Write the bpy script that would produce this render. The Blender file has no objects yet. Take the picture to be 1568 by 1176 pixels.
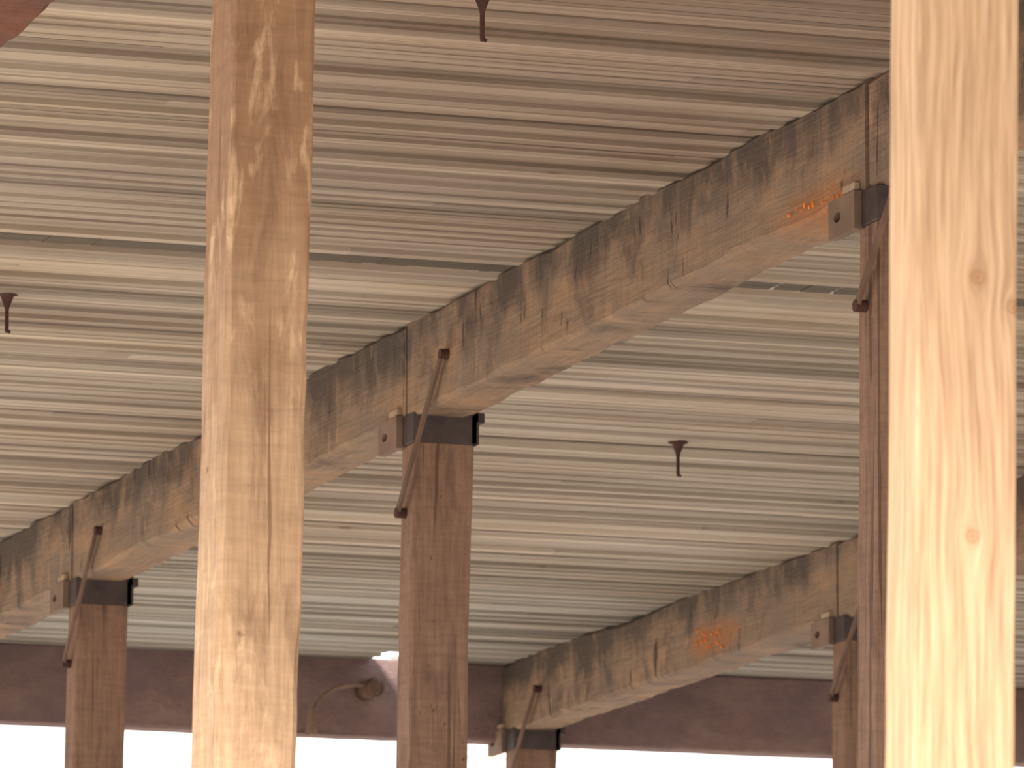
import bpy, bmesh, math, random
from mathutils import Vector, Matrix, noise
random.seed(7)
ZC=1.6
sc=bpy.context.scene
sc.view_settings.view_transform='Standard'
sc.view_settings.look='None'
sc.view_settings.exposure=0.0
CEIL=4.574+ZC
BB=4.23+ZC      # beam underside
PT=4.11+ZC      # post top

def lin(c):
    r=[]
    for v in c:
        v/=255.0
        r.append(v/12.92 if v<=0.04045 else ((v+0.055)/1.055)**2.4)
    return tuple(r)+(1.0,)

class NT:
    def __init__(s,name):
        s.m=bpy.data.materials.new(name); s.m.use_nodes=True
        s.t=s.m.node_tree; s.b=s.t.nodes['Principled BSDF']
        s.b.inputs['Roughness'].default_value=0.85
        s.b.inputs['Specular IOR Level'].default_value=0.2
    def n(s,t,**k):
        x=s.t.nodes.new(t)
        for a,b in k.items(): setattr(x,a,b)
        return x
    def l(s,a,b): s.t.links.new(a,b)
    def coord(s): return s.n('ShaderNodeTexCoord').outputs['Object']
    def map(s,v,scale,loc=(0,0,0)):
        m=s.n('ShaderNodeMapping'); m.inputs['Scale'].default_value=scale; m.inputs['Location'].default_value=loc
        s.l(v,m.inputs['Vector']); return m.outputs[0]
    def noise(s,v,scale,detail=4,rough=0.55,dist=0):
        m=s.n('ShaderNodeTexNoise'); m.inputs['Scale'].default_value=scale; m.inputs['Detail'].default_value=detail
        m.inputs['Roughness'].default_value=rough; m.inputs['Distortion'].default_value=dist
        s.l(v,m.inputs['Vector']); return m.outputs['Fac']
    def ramp(s,v,stops):
        r=s.n('ShaderNodeValToRGB'); e=r.color_ramp.elements
        while len(e)<len(stops): e.new(0.5)
        for i,(p,c) in enumerate(stops):
            e[i].position=p; e[i].color=c if len(c)==4 else tuple(c)+(1,)
        s.l(v,r.inputs[0]); return r.outputs[0]
    def mix(s,f,a,b,mode='MIX'):
        m=s.n('ShaderNodeMix',data_type='RGBA',blend_type=mode)
        for sock,val in ((m.inputs[0],f),(m.inputs[6],a),(m.inputs[7],b)):
            if hasattr(val,'is_output'): s.l(val,sock)
            else: sock.default_value=val
        return m.outputs[2]
    def math(s,op,a,b=0.0,c=0.0,clamp=False):
        m=s.n('ShaderNodeMath',operation=op); m.use_clamp=clamp
        for i,val in enumerate((a,b,c)):
            if hasattr(val,'is_output'): s.l(val,m.inputs[i])
            else: m.inputs[i].default_value=val
        return m.outputs[0]
    def maprange(s,v,a,b,c=0.0,d=1.0):
        m=s.n('ShaderNodeMapRange',interpolation_type='SMOOTHSTEP')
        s.l(v,m.inputs[0]); 
        for i,x in enumerate((a,b,c,d)): m.inputs[i+1].default_value=x
        return m.outputs[0]
    def bump(s,h,st,d=0.01):
        b=s.n('ShaderNodeBump'); b.inputs['Strength'].default_value=st; b.inputs['Distance'].default_value=d
        s.l(h,b.inputs['Height']); s.l(b.outputs[0],s.b.inputs['Normal'])
    def col(s,c): s.l(c,s.b.inputs['Base Color'])
    def val(s,c):
        s.b.inputs['Base Color'].default_value=c

BW=(0,0,0,1); WW=(1,1,1,1)
def G(v): return (v,v,v,1)
def beam_mat(name,c1,c2,dark,pale,grey,amt=1.0,orange=()):
    k=NT(name); co=k.coord()
    g=k.noise(k.map(co,(14,1.4,26)),2.6,6,0.65,0.6)
    base=k.ramp(g,[(0.3,c1),(0.7,c2)])
    blot=k.noise(k.map(co,(1.5,1.3,4)),1.9,5,0.6)
    base=k.mix(k.ramp(blot,[(0.46,BW),(0.64,G(0.8))]),base,pale)
    gr=k.noise(k.map(co,(1.5,0.8,2.2),(4,9,2)),1.5,5,0.6)
    base=k.mix(k.ramp(gr,[(0.45,BW),(0.63,G(0.8))]),base,grey)
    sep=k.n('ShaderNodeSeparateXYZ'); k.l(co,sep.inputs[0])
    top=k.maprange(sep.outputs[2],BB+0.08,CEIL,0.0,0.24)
    big=k.noise(k.map(co,(1,0.45,0.4),(8,2,1)),1.2,2)
    dr=k.noise(k.map(co,(2,2.6,1.8)),1.7,6,0.65,0.5)
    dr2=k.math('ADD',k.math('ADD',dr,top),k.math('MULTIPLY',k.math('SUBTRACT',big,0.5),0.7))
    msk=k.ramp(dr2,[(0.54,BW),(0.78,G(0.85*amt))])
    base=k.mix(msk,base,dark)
    cr=k.noise(k.map(co,(1,11,2.6),(3,5,1)),1.5,4,0.55,0.5)
    base=k.mix(k.ramp(cr,[(0.64,BW),(0.70,G(0.8*amt))]),base,lin((56,42,38)))
    cp=k.noise(k.map(co,(1,9,3.5),(13,25,1)),1.5,4,0.6,0.5)
    base=k.mix(k.ramp(cp,[(0.62,BW),(0.72,G(0.45*amt))]),base,lin((186,152,120)))
    for (ry,rz,rr) in orange:     # soft orange patches mixed into the beam colour
        dy=k.math('SUBTRACT',sep.outputs[1],ry); dz=k.math('MULTIPLY',k.math('SUBTRACT',sep.outputs[2],rz),4.0)
        d=k.math('SQRT',k.math('ADD',k.math('MULTIPLY',dy,dy),k.math('MULTIPLY',dz,dz)))
        d=k.math('ADD',d,k.math('MULTIPLY',k.math('SUBTRACT',dr,0.5),rr*1.5))
        base=k.mix(k.maprange(d,rr*0.2,rr,0.6,0.0),base,lin((176,116,66)))
    saw=k.noise(k.map(co,(2,34,4)),1.5,3,0.6)
    base=k.mix(0.3,base,k.ramp(saw,[(0.3,G(0.5)),(0.65,WW)]),'MULTIPLY')
    k.col(base); k.bump(k.math('ADD',k.math('ADD',g,k.math('MULTIPLY',saw,0.7)),k.math('MULTIPLY',dr,0.8)),0.8,0.008)
    return k.m
def post_mat(name,c1,c2,dark,pale,stain=(0.55,0.75),palel=(0.5,0.7),split=0.68,top_shade=None):
    k=NT(name); co=k.coord()
    g=k.noise(k.map(co,(26,26,1.4)),2.2,7,0.7,0.6)
    base=k.ramp(g,[(0.3,c1),(0.7,c2)])
    if top_shade:  # roof shade painted in: wood mixed darker towards the top
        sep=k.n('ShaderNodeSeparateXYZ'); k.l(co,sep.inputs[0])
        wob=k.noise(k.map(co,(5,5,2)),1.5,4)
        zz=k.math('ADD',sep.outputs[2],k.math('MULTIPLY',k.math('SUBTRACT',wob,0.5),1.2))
        shade_fac=k.maprange(zz,top_shade[0],top_shade[1],0.0,0.85)
        base=k.mix(shade_fac,base,top_shade[2])
    bl=k.noise(k.map(co,(7,7,1.7),(2,1,3)),2.2,6,0.65,0.8)
    base=k.mix(k.ramp(bl,[(palel[0],BW),(palel[1],G(0.6))]),base,pale)
    st=k.noise(k.map(co,(7,7,1.7),(7,3,9)),1.8,5,0.6,0.6)
    base=k.mix(k.ramp(st,[(stain[0],BW),(stain[1],G(0.6))]),base,dark)
    sw=k.noise(k.map(co,(6,6,34),(1,1,1)),1.3,5,0.65,0.3)
    base=k.mix(0.4,base,k.ramp(sw,[(0.32,G(0.6)),(0.62,WW)]),'MULTIPLY')
    ck=k.noise(k.map(co,(34,34,0.6),(1,2,5)),1.0,3,0.5,0.5)
    base=k.mix(k.ramp(ck,[(split,BW),(split+0.03,G(0.7))]),base,dark)
    spk=k.noise(k.map(co,(14,14,9),(4,4,1)),2.0,2,0.5)
    base=k.mix(k.ramp(spk,[(0.72,BW),(0.77,G(0.7))]),base,dark)
    k.col(base); k.bump(k.math('ADD',g,k.math('ADD',k.math('MULTIPLY',sw,0.8),bl)),0.8,0.006)
    return k.m

M_beam=beam_mat('aged_beam_wood',lin((126,106,90)),lin((156,134,114)),lin((76,69,66)),lin((166,136,110)),lin((126,113,103)),1.0,((19.7,BB+0.02,0.45),(30.2,BB+0.10,0.5)))
M_obeam=beam_mat('dark_outer_beam_wood',lin((84,52,42)),lin((106,68,54)),lin((60,40,36)),lin((112,74,58)),lin((88,62,54)))
M_ipost=post_mat('dark_post_wood',lin((122,96,82)),lin((148,120,102)),lin((82,62,54)),lin((160,130,108)),(0.52,0.75),(0.52,0.75),0.62)
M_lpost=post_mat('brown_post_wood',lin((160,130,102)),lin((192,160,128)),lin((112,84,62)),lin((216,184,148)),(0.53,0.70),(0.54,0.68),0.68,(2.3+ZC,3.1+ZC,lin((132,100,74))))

def pine_mat(knots):
    k=NT('pale_knotty_pine'); co=k.coord()
    sep=k.n('ShaderNodeSeparateXYZ'); k.l(co,sep.inputs[0])
    X,Y,Z=sep.outputs
    psi=k.math('ADD',X,k.math('MULTIPLY',Y,0.8))
    near=None
    for (kx,kz,R) in knots:
        dx=k.math('SUBTRACT',X,kx); dz=k.math('MULTIPLY',k.math('SUBTRACT',Z,kz),0.5)
        d2=k.math('ADD',k.math('MULTIPLY',dx,dx),k.math('MULTIPLY',dz,dz))
        q=k.math('DIVIDE',k.math('MULTIPLY',dx,R*R),k.math('ADD',d2,R*R*0.6))
        psi=k.math('SUBTRACT',psi,q)
        dzz=k.math('SUBTRACT',Z,kz)
        dd=k.math('SQRT',k.math('ADD',k.math('MULTIPLY',dx,dx),k.math('MULTIPLY',dzz,dzz)))
        m=k.math('DIVIDE',dd,R)
        near=m if near is None else k.math('MINIMUM',near,m)
    zz=k.noise(k.map(co,(2,2,0.8)),1.2,3)
    psi=k.math('ADD',psi,k.math('MULTIPLY',zz,0.06))
    cb=k.n('ShaderNodeCombineXYZ'); k.l(psi,cb.inputs[0]); k.l(k.math('MULTIPLY',Z,0.035),cb.inputs[2])
    g=k.noise(cb.outputs[0],95,4,0.6)
    base=k.ramp(g,[(0.32,lin((156,124,96))),(0.5,lin((184,152,120))),(0.7,lin((202,172,140)))])
    fib=k.noise(k.map(co,(60,60,1.5)),3,4)
    base=k.mix(0.35,base,k.ramp(fib,[(0.3,G(0.6)),(0.65,WW)]),'MULTIPLY')
    kn=k.ramp(near,[(0.0,G(0.75)),(0.28,G(0.25)),(0.40,G(0.2)),(0.52,G(0.65)),(0.70,G(0.15)),(1.0,BW)])
    base=k.mix(kn,base,lin((140,96,64)))
    k.col(base); k.bump(k.math('ADD',g,k.math('MULTIPLY',fib,0.5)),0.35,0.003)
    return k.m
M_pine=pine_mat([(4.413,2.092+ZC,0.020),(4.478,2.045+ZC,0.019),(4.399,1.65+ZC,0.018),(4.36,1.2+ZC,0.016),(4.43,2.9+ZC,0.02)])

def simple(name,c,c2,rough=0.6,metal=0.0,scale=30,bump=0.2):
    k=NT(name); co=k.coord(); g=k.noise(co,scale,5,0.6)
    k.col(k.ramp(g,[(0.35,c),(0.65,c2)])); k.b.inputs['Roughness'].default_value=rough
    k.b.inputs['Metallic'].default_value=metal; k.bump(g,bump,0.002); return k.m
M_steel=simple('black_steel',lin((60,52,52)),lin((78,68,66)),0.6,0.0,12,0.05)
M_plate=simple('weathered_plate_steel',lin((112,94,82)),lin((132,112,98)),0.7,0.0,6,0.0)
M_rust=simple('rusty_steel',lin((92,72,62)),lin((112,90,78)),0.7,0.0,6,0.0)
M_zinc=simple('weathered_zinc',lin((150,130,112)),lin((170,150,130)),0.6,0.0,8,0.0)
M_hook=simple('dark_iron',lin((60,42,38)),lin((80,56,50)),0.7,0.0,10,0.0)
M_fascia=beam_mat('fascia_wood',lin((118,98,96)),lin((138,116,112)),lin((104,88,88)),lin((140,120,114)),lin((118,100,102)),0.4)
M_pole=simple('bleached_pole',lin((170,165,160)),lin((205,200,195)),0.8,0,6)

def newobj(name,verts,faces,mats,mi=None,smooth=False):
    me=bpy.data.meshes.new(name); me.from_pydata(verts,[],faces)
    for m in (mats if isinstance(mats,list) else [mats]): me.materials.append(m)
    if mi:
        for p,i in zip(me.polygons,mi): p.material_index=i
    if smooth:
        for p in me.polygons: p.use_smooth=True
    me.update(); o=bpy.data.objects.new(name,me); sc.collection.objects.link(o); return o

class MB:
    def __init__(s): s.v=[];s.f=[];s.m=[]
    def add(s,v,f,m=0):
        b=len(s.v); s.v+=[tuple(x) for x in v]; s.f+=[tuple(b+i for i in q) for q in f]; s.m+=[m]*len(f)
    def timber(s,p0,p1,hw,hh,side,up,seg=40,ch=0.012,jit=0.005,m=0,seed=0):
        """chamfered, slightly wavy timber between p0,p1"""
        p0=Vector(p0);p1=Vector(p1);side=Vector(side);up=Vector(up)
        L=(p1-p0).length; v=[];f=[]
        for i in range(seg+1):
            t=i/seg; c=p0.lerp(p1,t)
            prof=[(-1,-1,0),(-1,-1,1),(-1,1,1),(-1,1,0),(1,1,0),(1,1,1),(1,-1,1),(1,-1,0)]
            for j,(a,b,w) in enumerate(prof):
                n1=noise.noise(Vector((t*L*2.2,a*3+seed*7.3,b*5+1.7)))
                n2=noise.noise(Vector((t*L*7,a*4+seed*3.1,b*3+9)))
                cc=ch*(1.0+1.3*n1)+ (0.6*ch*n2)
                cc=max(cc,0.002)
                x=a*(hw-(0 if w else cc)) ; y=b*(hh-(cc if w else 0))
                wx=jit*noise.noise(Vector((t*L*1.3,a*11+seed,2.0)))+0.4*jit*noise.noise(Vector((t*L*9,a*11+seed,5.0)))
                wy=jit*noise.noise(Vector((t*L*1.3,b*17+seed,7.0)))+0.4*jit*noise.noise(Vector((t*L*9,b*11+seed,3.0)))
                v.append(c+side*(x+wx)+up*(y+wy))
        for i in range(seg):
            for j in range(8):
                a=i*8+j;b=i*8+(j+1)%8
                f.append((a,b,b+8,a+8))
        f.append(tuple(range(7,-1,-1))); f.append(tuple(seg*8+j for j in range(8)))
        s.add(v,f,m)
    def box(s,x0,x1,y0,y1,z0,z1,m=0):
        v=[(x,y,z) for x in(x0,x1) for y in(y0,y1) for z in(z0,z1)]
        s.add(v,[(0,1,3,2),(4,6,7,5),(0,4,5,1),(2,3,7,6),(0,2,6,4),(1,5,7,3)],m)
    def tube(s,pts,r,n=10,m=0,cap=True):
        pts=[Vector(p) for p in pts]; v=[];f=[]
        for i,p in enumerate(pts):
            d=(pts[min(i+1,len(pts)-1)]-pts[max(i-1,0)]).normalized()
            a=d.cross(Vector((0.13,0.31,0.94)) if abs(d.z)<0.9 else Vector((1,0,0))).normalized(); b=d.cross(a)
            rr=r[i] if isinstance(r,(list,tuple)) else r
            for k in range(n):
                t=2*math.pi*k/n; v.append(p+(a*math.cos(t)+b*math.sin(t))*rr)
        for i in range(len(pts)-1):
            for k in range(n):
                f.append((i*n+k,i*n+(k+1)%n,(i+1)*n+(k+1)%n,(i+1)*n+k))
        if cap: f.append(tuple(range(n-1,-1,-1))); f.append(tuple((len(pts)-1)*n+k for k in range(n)))
        s.add(v,f,m)
    def strap(s,p0,p1,w,t,m=0):
        p0=Vector(p0);p1=Vector(p1); d=(p1-p0).normalized(); n=Vector((1,0,0)); sd=d.cross(n).normalized(); n=sd.cross(d)
        v=[]
        for p in(p0,p1):
            for a,b in((-1,-1),(1,-1),(1,1),(-1,1)): v.append(p+sd*a*w/2+n*b*t/2)
        s.add(v,[(3,2,1,0),(4,5,6,7),(0,1,5,4),(1,2,6,5),(2,3,7,6),(3,0,4,7)],m)
    def obj(s,name,mats,bevel=0,smooth=False):
        o=newobj(name,s.v,s.f,mats,s.m,smooth)
        bm=bmesh.new(); bm.from_mesh(o.data); bmesh.ops.recalc_face_normals(bm,faces=bm.faces); bm.to_mesh(o.data); bm.free()
        if bevel:
            b=o.modifiers.new('bevel','BEVEL'); b.width=bevel; b.segments=2; b.limit_method='ANGLE'
        return o

# ---------------- ceiling of laminated boards ----------------
def sstep(a,b,x):
    t=max(0,min(1,(x-a)/(b-a))); return t*t*(3-2*t)
def build_ceiling():
    V=[];F=[];C=[]
    y=5.0
    X0,X1=1.9,20.0
    bright=[(19.15,19.28),(24.66,24.76),(23.05,23.35),(16.9,16.95)]
    darkr=[(23.6,23.75),(21.6,21.66),(17.6,17.75),(17.0,17.12)]
    while y<33.55:
        w=random.choice([0.035,0.04,0.045,0.05,0.05,0.06,0.075,0.09])
        y1=min(y+w,33.56)
        for stop,ww in((22.60,0.19),(33.04,0.07)):
            if y<stop-1e-6<y1: y1=stop
            elif abs(y-stop)<1e-6: y1=y+ww
        rt=random.gauss(0,0.8)+0.9*noise.noise(Vector((y*1.3,3.3,0)))
        rd=random.choice([0,0.003,0.006,0.010,0.014,0.018]) 
        yc=(y+y1)/2
        for a,b in bright:
            if a<yc<b: rt=1.9; rd=0
        for a,b in darkr:
            if a<yc<b: rt=-1.9; rd=0.02
        slot=abs(y-22.60)<1e-6
        if slot: rd=0.004
        x=X0-random.random()*3
        while x<X1:
            x1=x+random.uniform(2.4,5.5)
            t=rt*0.8+random.gauss(0,0.45)
            lv=0.50+0.10*max(-2,min(2,t))
            segs=[(max(x,X0),min(x1,X1))]
            if yc>33.04:
                ns=[]
                for a,b in segs:
                    if a<11.13 and b>10.95:
                        if a<10.95: ns.append((a,10.95))
                        if b>11.13: ns.append((11.13,b))
                    else: ns.append((a,b))
                segs=ns
            if slot:
                lv=0.16
                ns=[]
                for a,b in segs:
                    q=a
                    while q<b:
                        e=min(b,q+random.uniform(0.02,0.12))
                        ns.append((q,e)); q=e+(random.uniform(0.01,0.04) if 9.0<e<9.9 else 0)
                segs=ns
            for a,b in segs:
                if b-a<0.005: continue
                z0=CEIL+ (0.018-rd) + random.uniform(0,0.003)
                bi=len(V)
                nx=max(1,int((b-a)/0.5))
                for i in range(nx+1):
                    xx=a+(b-a)*i/nx
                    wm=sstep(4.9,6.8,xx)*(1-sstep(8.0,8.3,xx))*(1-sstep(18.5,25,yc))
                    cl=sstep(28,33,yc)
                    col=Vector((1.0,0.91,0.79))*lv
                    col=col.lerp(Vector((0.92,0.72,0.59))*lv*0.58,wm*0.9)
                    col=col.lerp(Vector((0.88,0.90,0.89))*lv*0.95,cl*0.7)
                    wav=0 if slot else 0.004*noise.noise(Vector((xx*0.6,yc*9,4.2)))
                    th_=0.034
                    for yy,zz in((y,z0+wav),(y1,z0+wav),(y1,z0+th_),(y,z0+th_)):
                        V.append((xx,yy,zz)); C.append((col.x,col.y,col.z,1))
                for i in range(nx):
                    o=bi+i*4
                    for j in range(4): F.append((o+j,o+4+j,o+4+(j+1)%4,o+(j+1)%4))
                F.append((bi,bi+1,bi+2,bi+3)); e=bi+nx*4; F.append((e+3,e+2,e+1,e))
            x=x1
        y=y1
    k=NT('laminated_deck_boards')
    at=k.n('ShaderNodeAttribute',attribute_name='tone')
    co=k.coord()
    g=k.noise(k.map(co,(0.12,16,1)),1.3,6,0.7,0.0)
    c=k.mix(0.8,at.outputs['Color'],k.ramp(g,[(0.30,(0.50,0.46,0.43,1)),(0.60,WW)]),'MULTIPLY')
    bl=k.noise(k.map(co,(0.35,0.8,1)),1.1,5,0.6)
    c=k.mix(0.7,c,k.ramp(bl,[(0.35,(0.74,0.66,0.58,1)),(0.6,WW)]),'MULTIPLY')
    sp=k.noise(k.map(co,(3,14,5)),1.3,3)
    c=k.mix(k.ramp(sp,[(0.70,BW),(0.78,G(0.5))]),c,lin((90,70,60)))
    k.col(c); k.bump(g,0.5,0.006)
    o=newobj('ceiling',V,F,k.m)
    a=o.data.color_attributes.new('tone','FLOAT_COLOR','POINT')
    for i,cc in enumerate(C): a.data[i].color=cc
    return o
build_ceiling()

# ---------------- ground ----------------
k=NT('pale_gravel_ground'); co=k.coord(); g=k.noise(co,6,8,0.7)
k.col(k.ramp(g,[(0.3,lin((176,164,150))),(0.7,lin((212,200,186)))])); k.bump(g,0.5,0.03)
newobj('ground',[(-150,-150,0),(200,-150,0),(200,250,0),(-150,250,0)],[(0,1,2,3)],k.m)

# ---------------- beams ----------------
ROWS=[5.0,9.68,14.4,19.26,23.88,28.62,33.35]
def beam_line(x0,x1,z0,mat,seed,rows=ROWS):
    b=MB()
    for i in range(len(rows)-1):
        dz=random.uniform(-0.004,0.004)
        b.timber(((x0+x1)/2,rows[i]+0.007,(z0+CEIL)/2+dz),((x0+x1)/2,rows[i+1]-0.010,(z0+CEIL)/2-dz),(x1-x0)/2,(CEIL-z0)/2+0.012,(1,0,0),(0,0,1),140,0.015,0.014,0,seed+i)
    return b.obj('timber_beam',mat)
beam_line(7.98,8.20,BB,M_beam,1)
beam_line(11.69,11.91,BB,M_beam,20)
beam_line(15.4,15.62,BB,M_beam,40)
beam_line(4.27,4.50,3.93+ZC,M_obeam,60)
hb=4.17+ZC; ht=CEIL+0.012
b=MB(); b.timber((1.9,33.46,(hb+ht)/2),(20,33.46,(hb+ht)/2),0.09,(ht-hb)/2,(0,1,0),(0,0,1),160,0.008,0.008)
b.obj('header_beam',M_fascia)

# ---------------- posts ----------------
LEAN=0.018
def post(name,xc0,xc1,yf,yb,ztop,mat,zref,seed,jit=0.004,ch=0.007):
    dx,dy=0.9432*LEAN,-0.3322*LEAN
    xc=(xc0+xc1)/2; yc=(yf+yb)/2
    p0=(xc-dx*zref,yc-dy*zref,0); p1=(xc+dx*(ztop-zref),yc+dy*(ztop-zref),ztop)
    b=MB(); b.timber(p0,p1,(xc1-xc0)/2,(yb-yf)/2,(1,0,0),(0,1,0),110,ch,jit,0,seed)
    return b.obj(name,mat)
def cap(x,y):
    root=bpy.data.objects.new('beam_seat_bracket',None); root.location=(x,y,PT); sc.collection.objects.link(root)
    def par(o): o.parent=root; o.matrix_parent_inverse=Matrix.Translation((-x,-y,-PT))
    b=MB(); b.box(x-0.005,x+0.255,y-0.10,y+0.10,PT,PT+0.115); b.box(x+0.228,x+0.262,y-0.10,y+0.10,PT+0.0,PT+0.16)
    b.box(x+0.235,x+0.285,y-0.10,y+0.10,PT+0.085,PT+0.125)
    par(b.obj('cap_seat',M_steel,0.004))
    n=16; px=x-0.030; cy=y+0.14; cz=PT+0.055
    v=[];f=[]; hw,hh=0.11,0.062
    for i in range(n):
        t=2*math.pi*i/n; c,s_=math.cos(t),math.sin(t); q=1/max(abs(c),abs(s_))
        oy,oz=cy+c*q*hw,cz+s_*q*hh; iy,iz=cy+0.035+c*0.030,cz+s_*0.017
        v+=[(px,oy,oz),(px,iy,iz),(px+0.03,oy,oz),(px+0.03,iy,iz)]
    for i in range(n):
        a=i*4;d=((i+1)%n)*4
        f+= [(a,d,d+1,a+1),(a+2,a+3,d+3,d+2),(a,a+2,d+2,d),(a+1,d+1,d+3,a+3)]
    b=MB(); b.add(v,f); par(b.obj('side_plate',M_plate))
    b=MB(); b.box(px+0.03,px+0.034,cy-0.02,cy+0.09,cz-0.03,cz+0.03); par(b.obj('bolt_recess',M_steel))
    b=MB(); b.box(x-0.022,x+0.0,y+0.05,y+0.15,PT+0.124,PT+0.150); par(b.obj('lag_tab',M_zinc,0.004))
    b=MB(); p0=(x-0.028,y-0.50,PT+0.27); p1=(x-0.028,y+0.02,PT-0.26)
    b.strap(p0,p1,0.026,0.012)
    for p in(p0,p1):
        b.tube([(p[0]-0.008,p[1],p[2]),(p[0]+0.045,p[1],p[2])],0.020,12,1)
    par(b.obj('knee_strap',[M_rust,M_hook]))
pd=0.08
for i,(x,yj) in enumerate([(7.98,19.26),(7.98,23.88),(7.98,28.62),(11.69,28.62),(11.69,33.25),(7.98,33.25),(11.69,23.88),(11.69,19.26),(15.4,28.62),(15.4,33.25),(15.4,23.88)]):
    post('timber_post',x+0.01,x+0.245,yj-pd,yj+pd,PT,M_ipost,PT,100+i)
    cap(x,yj)
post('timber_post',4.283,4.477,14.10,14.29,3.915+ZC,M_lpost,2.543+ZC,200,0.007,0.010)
post('timber_post',4.300,4.484,10.165,10.292,3.915+ZC,M_pine,1.903+ZC,201,0.0015,0.004)

# ---------------- ceiling hooks ----------------
def hook(x,y):
    b=MB(); z=CEIL+0.02
    b.tube([(x,y,z),(x,y,z-0.022),(x,y,z-0.026),(x,y,z-0.042),(x,y,z-0.065),(x,y,z-0.08),(x,y,z-0.155),(x,y,z-0.165)],
           [0.042,0.042,0.026,0.020,0.011,0.0075,0.0075,0.006],16)
    b.tube([(x,y,z-0.155),(x+0.012,y-0.004,z-0.165)],0.006,8)
    b.obj('ceiling_hook',M_hook,0,True)
for p in[(9.95,26.13),(6.36,23.75),(6.42,18.5),(9.9,21.2),(13.6,26.1),(13.6,23.7)]: hook(*p)

# ---------------- gooseneck lamp on header ----------------
b=MB(); yl=33.22
pts=[]
for i in range(15):
    a=math.pi*0.5*i/14
    pts.append((10.58+0.25*(1-math.cos(a)),yl,4.22+ZC+0.20*math.sin(a)))
pts.append((10.92,yl,4.42+ZC))
b.tube(pts,0.010,10,1)
b.tube([(10.92,yl-0.03,4.41+ZC),(10.92,33.40,4.41+ZC)],0.052,20,0)
b.tube([(10.92,yl-0.045,4.41+ZC),(10.92,yl-0.03,4.41+ZC)],[0.03,0.052],20,0)
b.tube([(10.58,yl,4.29+ZC),(10.58,yl,4.25+ZC),(10.58,yl,4.20+ZC),(10.58,yl,4.15+ZC)],[0.016,0.020,0.024,0.034],16,1,False)
b.tube([(10.58,yl,4.21+ZC),(10.58,yl,4.17+ZC),(10.58,yl,4.145+ZC)],[0.012,0.022,0.01],12,1)
b.obj('gooseneck_lamp',[M_rust,M_plate],0,True)

# ---------------- small orange flecks on the beam sides ----------------
k=NT('glossy_orange'); k.val(lin((245,140,60))); k.b.inputs['Roughness'].default_value=0.25
M_fleck=k.m
def add_flecks(x,y0,y1,z0,z1,n,s=1.0):
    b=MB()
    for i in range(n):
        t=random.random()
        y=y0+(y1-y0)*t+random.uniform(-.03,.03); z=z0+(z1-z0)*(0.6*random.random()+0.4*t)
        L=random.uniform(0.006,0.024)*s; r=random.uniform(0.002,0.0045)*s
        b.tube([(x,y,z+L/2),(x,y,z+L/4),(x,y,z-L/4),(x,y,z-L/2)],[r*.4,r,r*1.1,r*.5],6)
    b.obj('orange_flecks',M_fleck,0,True)
add_flecks(7.972,19.4,19.95,BB+0.01,BB+0.05,14)
add_flecks(11.682,30.05,30.45,BB+0.02,BB+0.17,22,1.1)

# ---------------- distant utility pole ----------------
b=MB(); px,py=23.3,66.0
b.tube([(px,py,0),(px,py,8.6+ZC)],[0.16,0.11],12)
b.timber((px-0.7,py-0.15,8.1+ZC),(px+0.7,py-0.15,8.1+ZC),0.05,0.06,(0,1,0),(0,0,1),4,0.008,0)
for q in(-0.6,-0.25,0.25,0.6): b.tube([(px+q,py-0.15,8.16+ZC),(px+q,py-0.15,8.24+ZC),(px+q,py-0.15,8.3+ZC)],[0.03,0.05,0.03],8)
b.obj('utility_pole',M_pole)

# ---------------- light ----------------
w=bpy.data.worlds.new('sky'); sc.world=w; w.use_nodes=True
bg=w.node_tree.nodes['Background']; bg.inputs[0].default_value=(0.98,0.97,0.98,1); bg.inputs[1].default_value=2.45
sl=bpy.data.lights.new('sun','SUN'); sl.energy=9.0; sl.angle=math.radians(11); sl.color=(1.0,0.93,0.84)
so=bpy.data.objects.new('sun',sl); sc.collection.objects.link(so)
so.rotation_euler=Vector((0.5,0.75,-0.6)).to_track_quat('-Z','Y').to_euler()
so.location=(-10,-15,20)

# ---------------- camera ----------------
th=math.radians(19.4); ph=math.radians(9.8)
R=Vector((math.cos(th),-math.sin(th),0)); Cf=Vector((math.sin(th)*math.cos(ph),math.cos(th)*math.cos(ph),math.sin(ph)))
U=R.cross(Cf)
cam=bpy.data.cameras.new('camera'); cam.sensor_width=36; cam.lens=10200/1568*36; cam.clip_end=1000
co_=bpy.data.objects.new('camera',cam); sc.collection.objects.link(co_)
M=Matrix((R,U,-Cf)).transposed().to_4x4(); M.translation=Vector((0,0,ZC)); co_.matrix_world=M
cam.dof.use_dof=True; cam.dof.focus_distance=19; cam.dof.aperture_fstop=14
sc.camera=co_
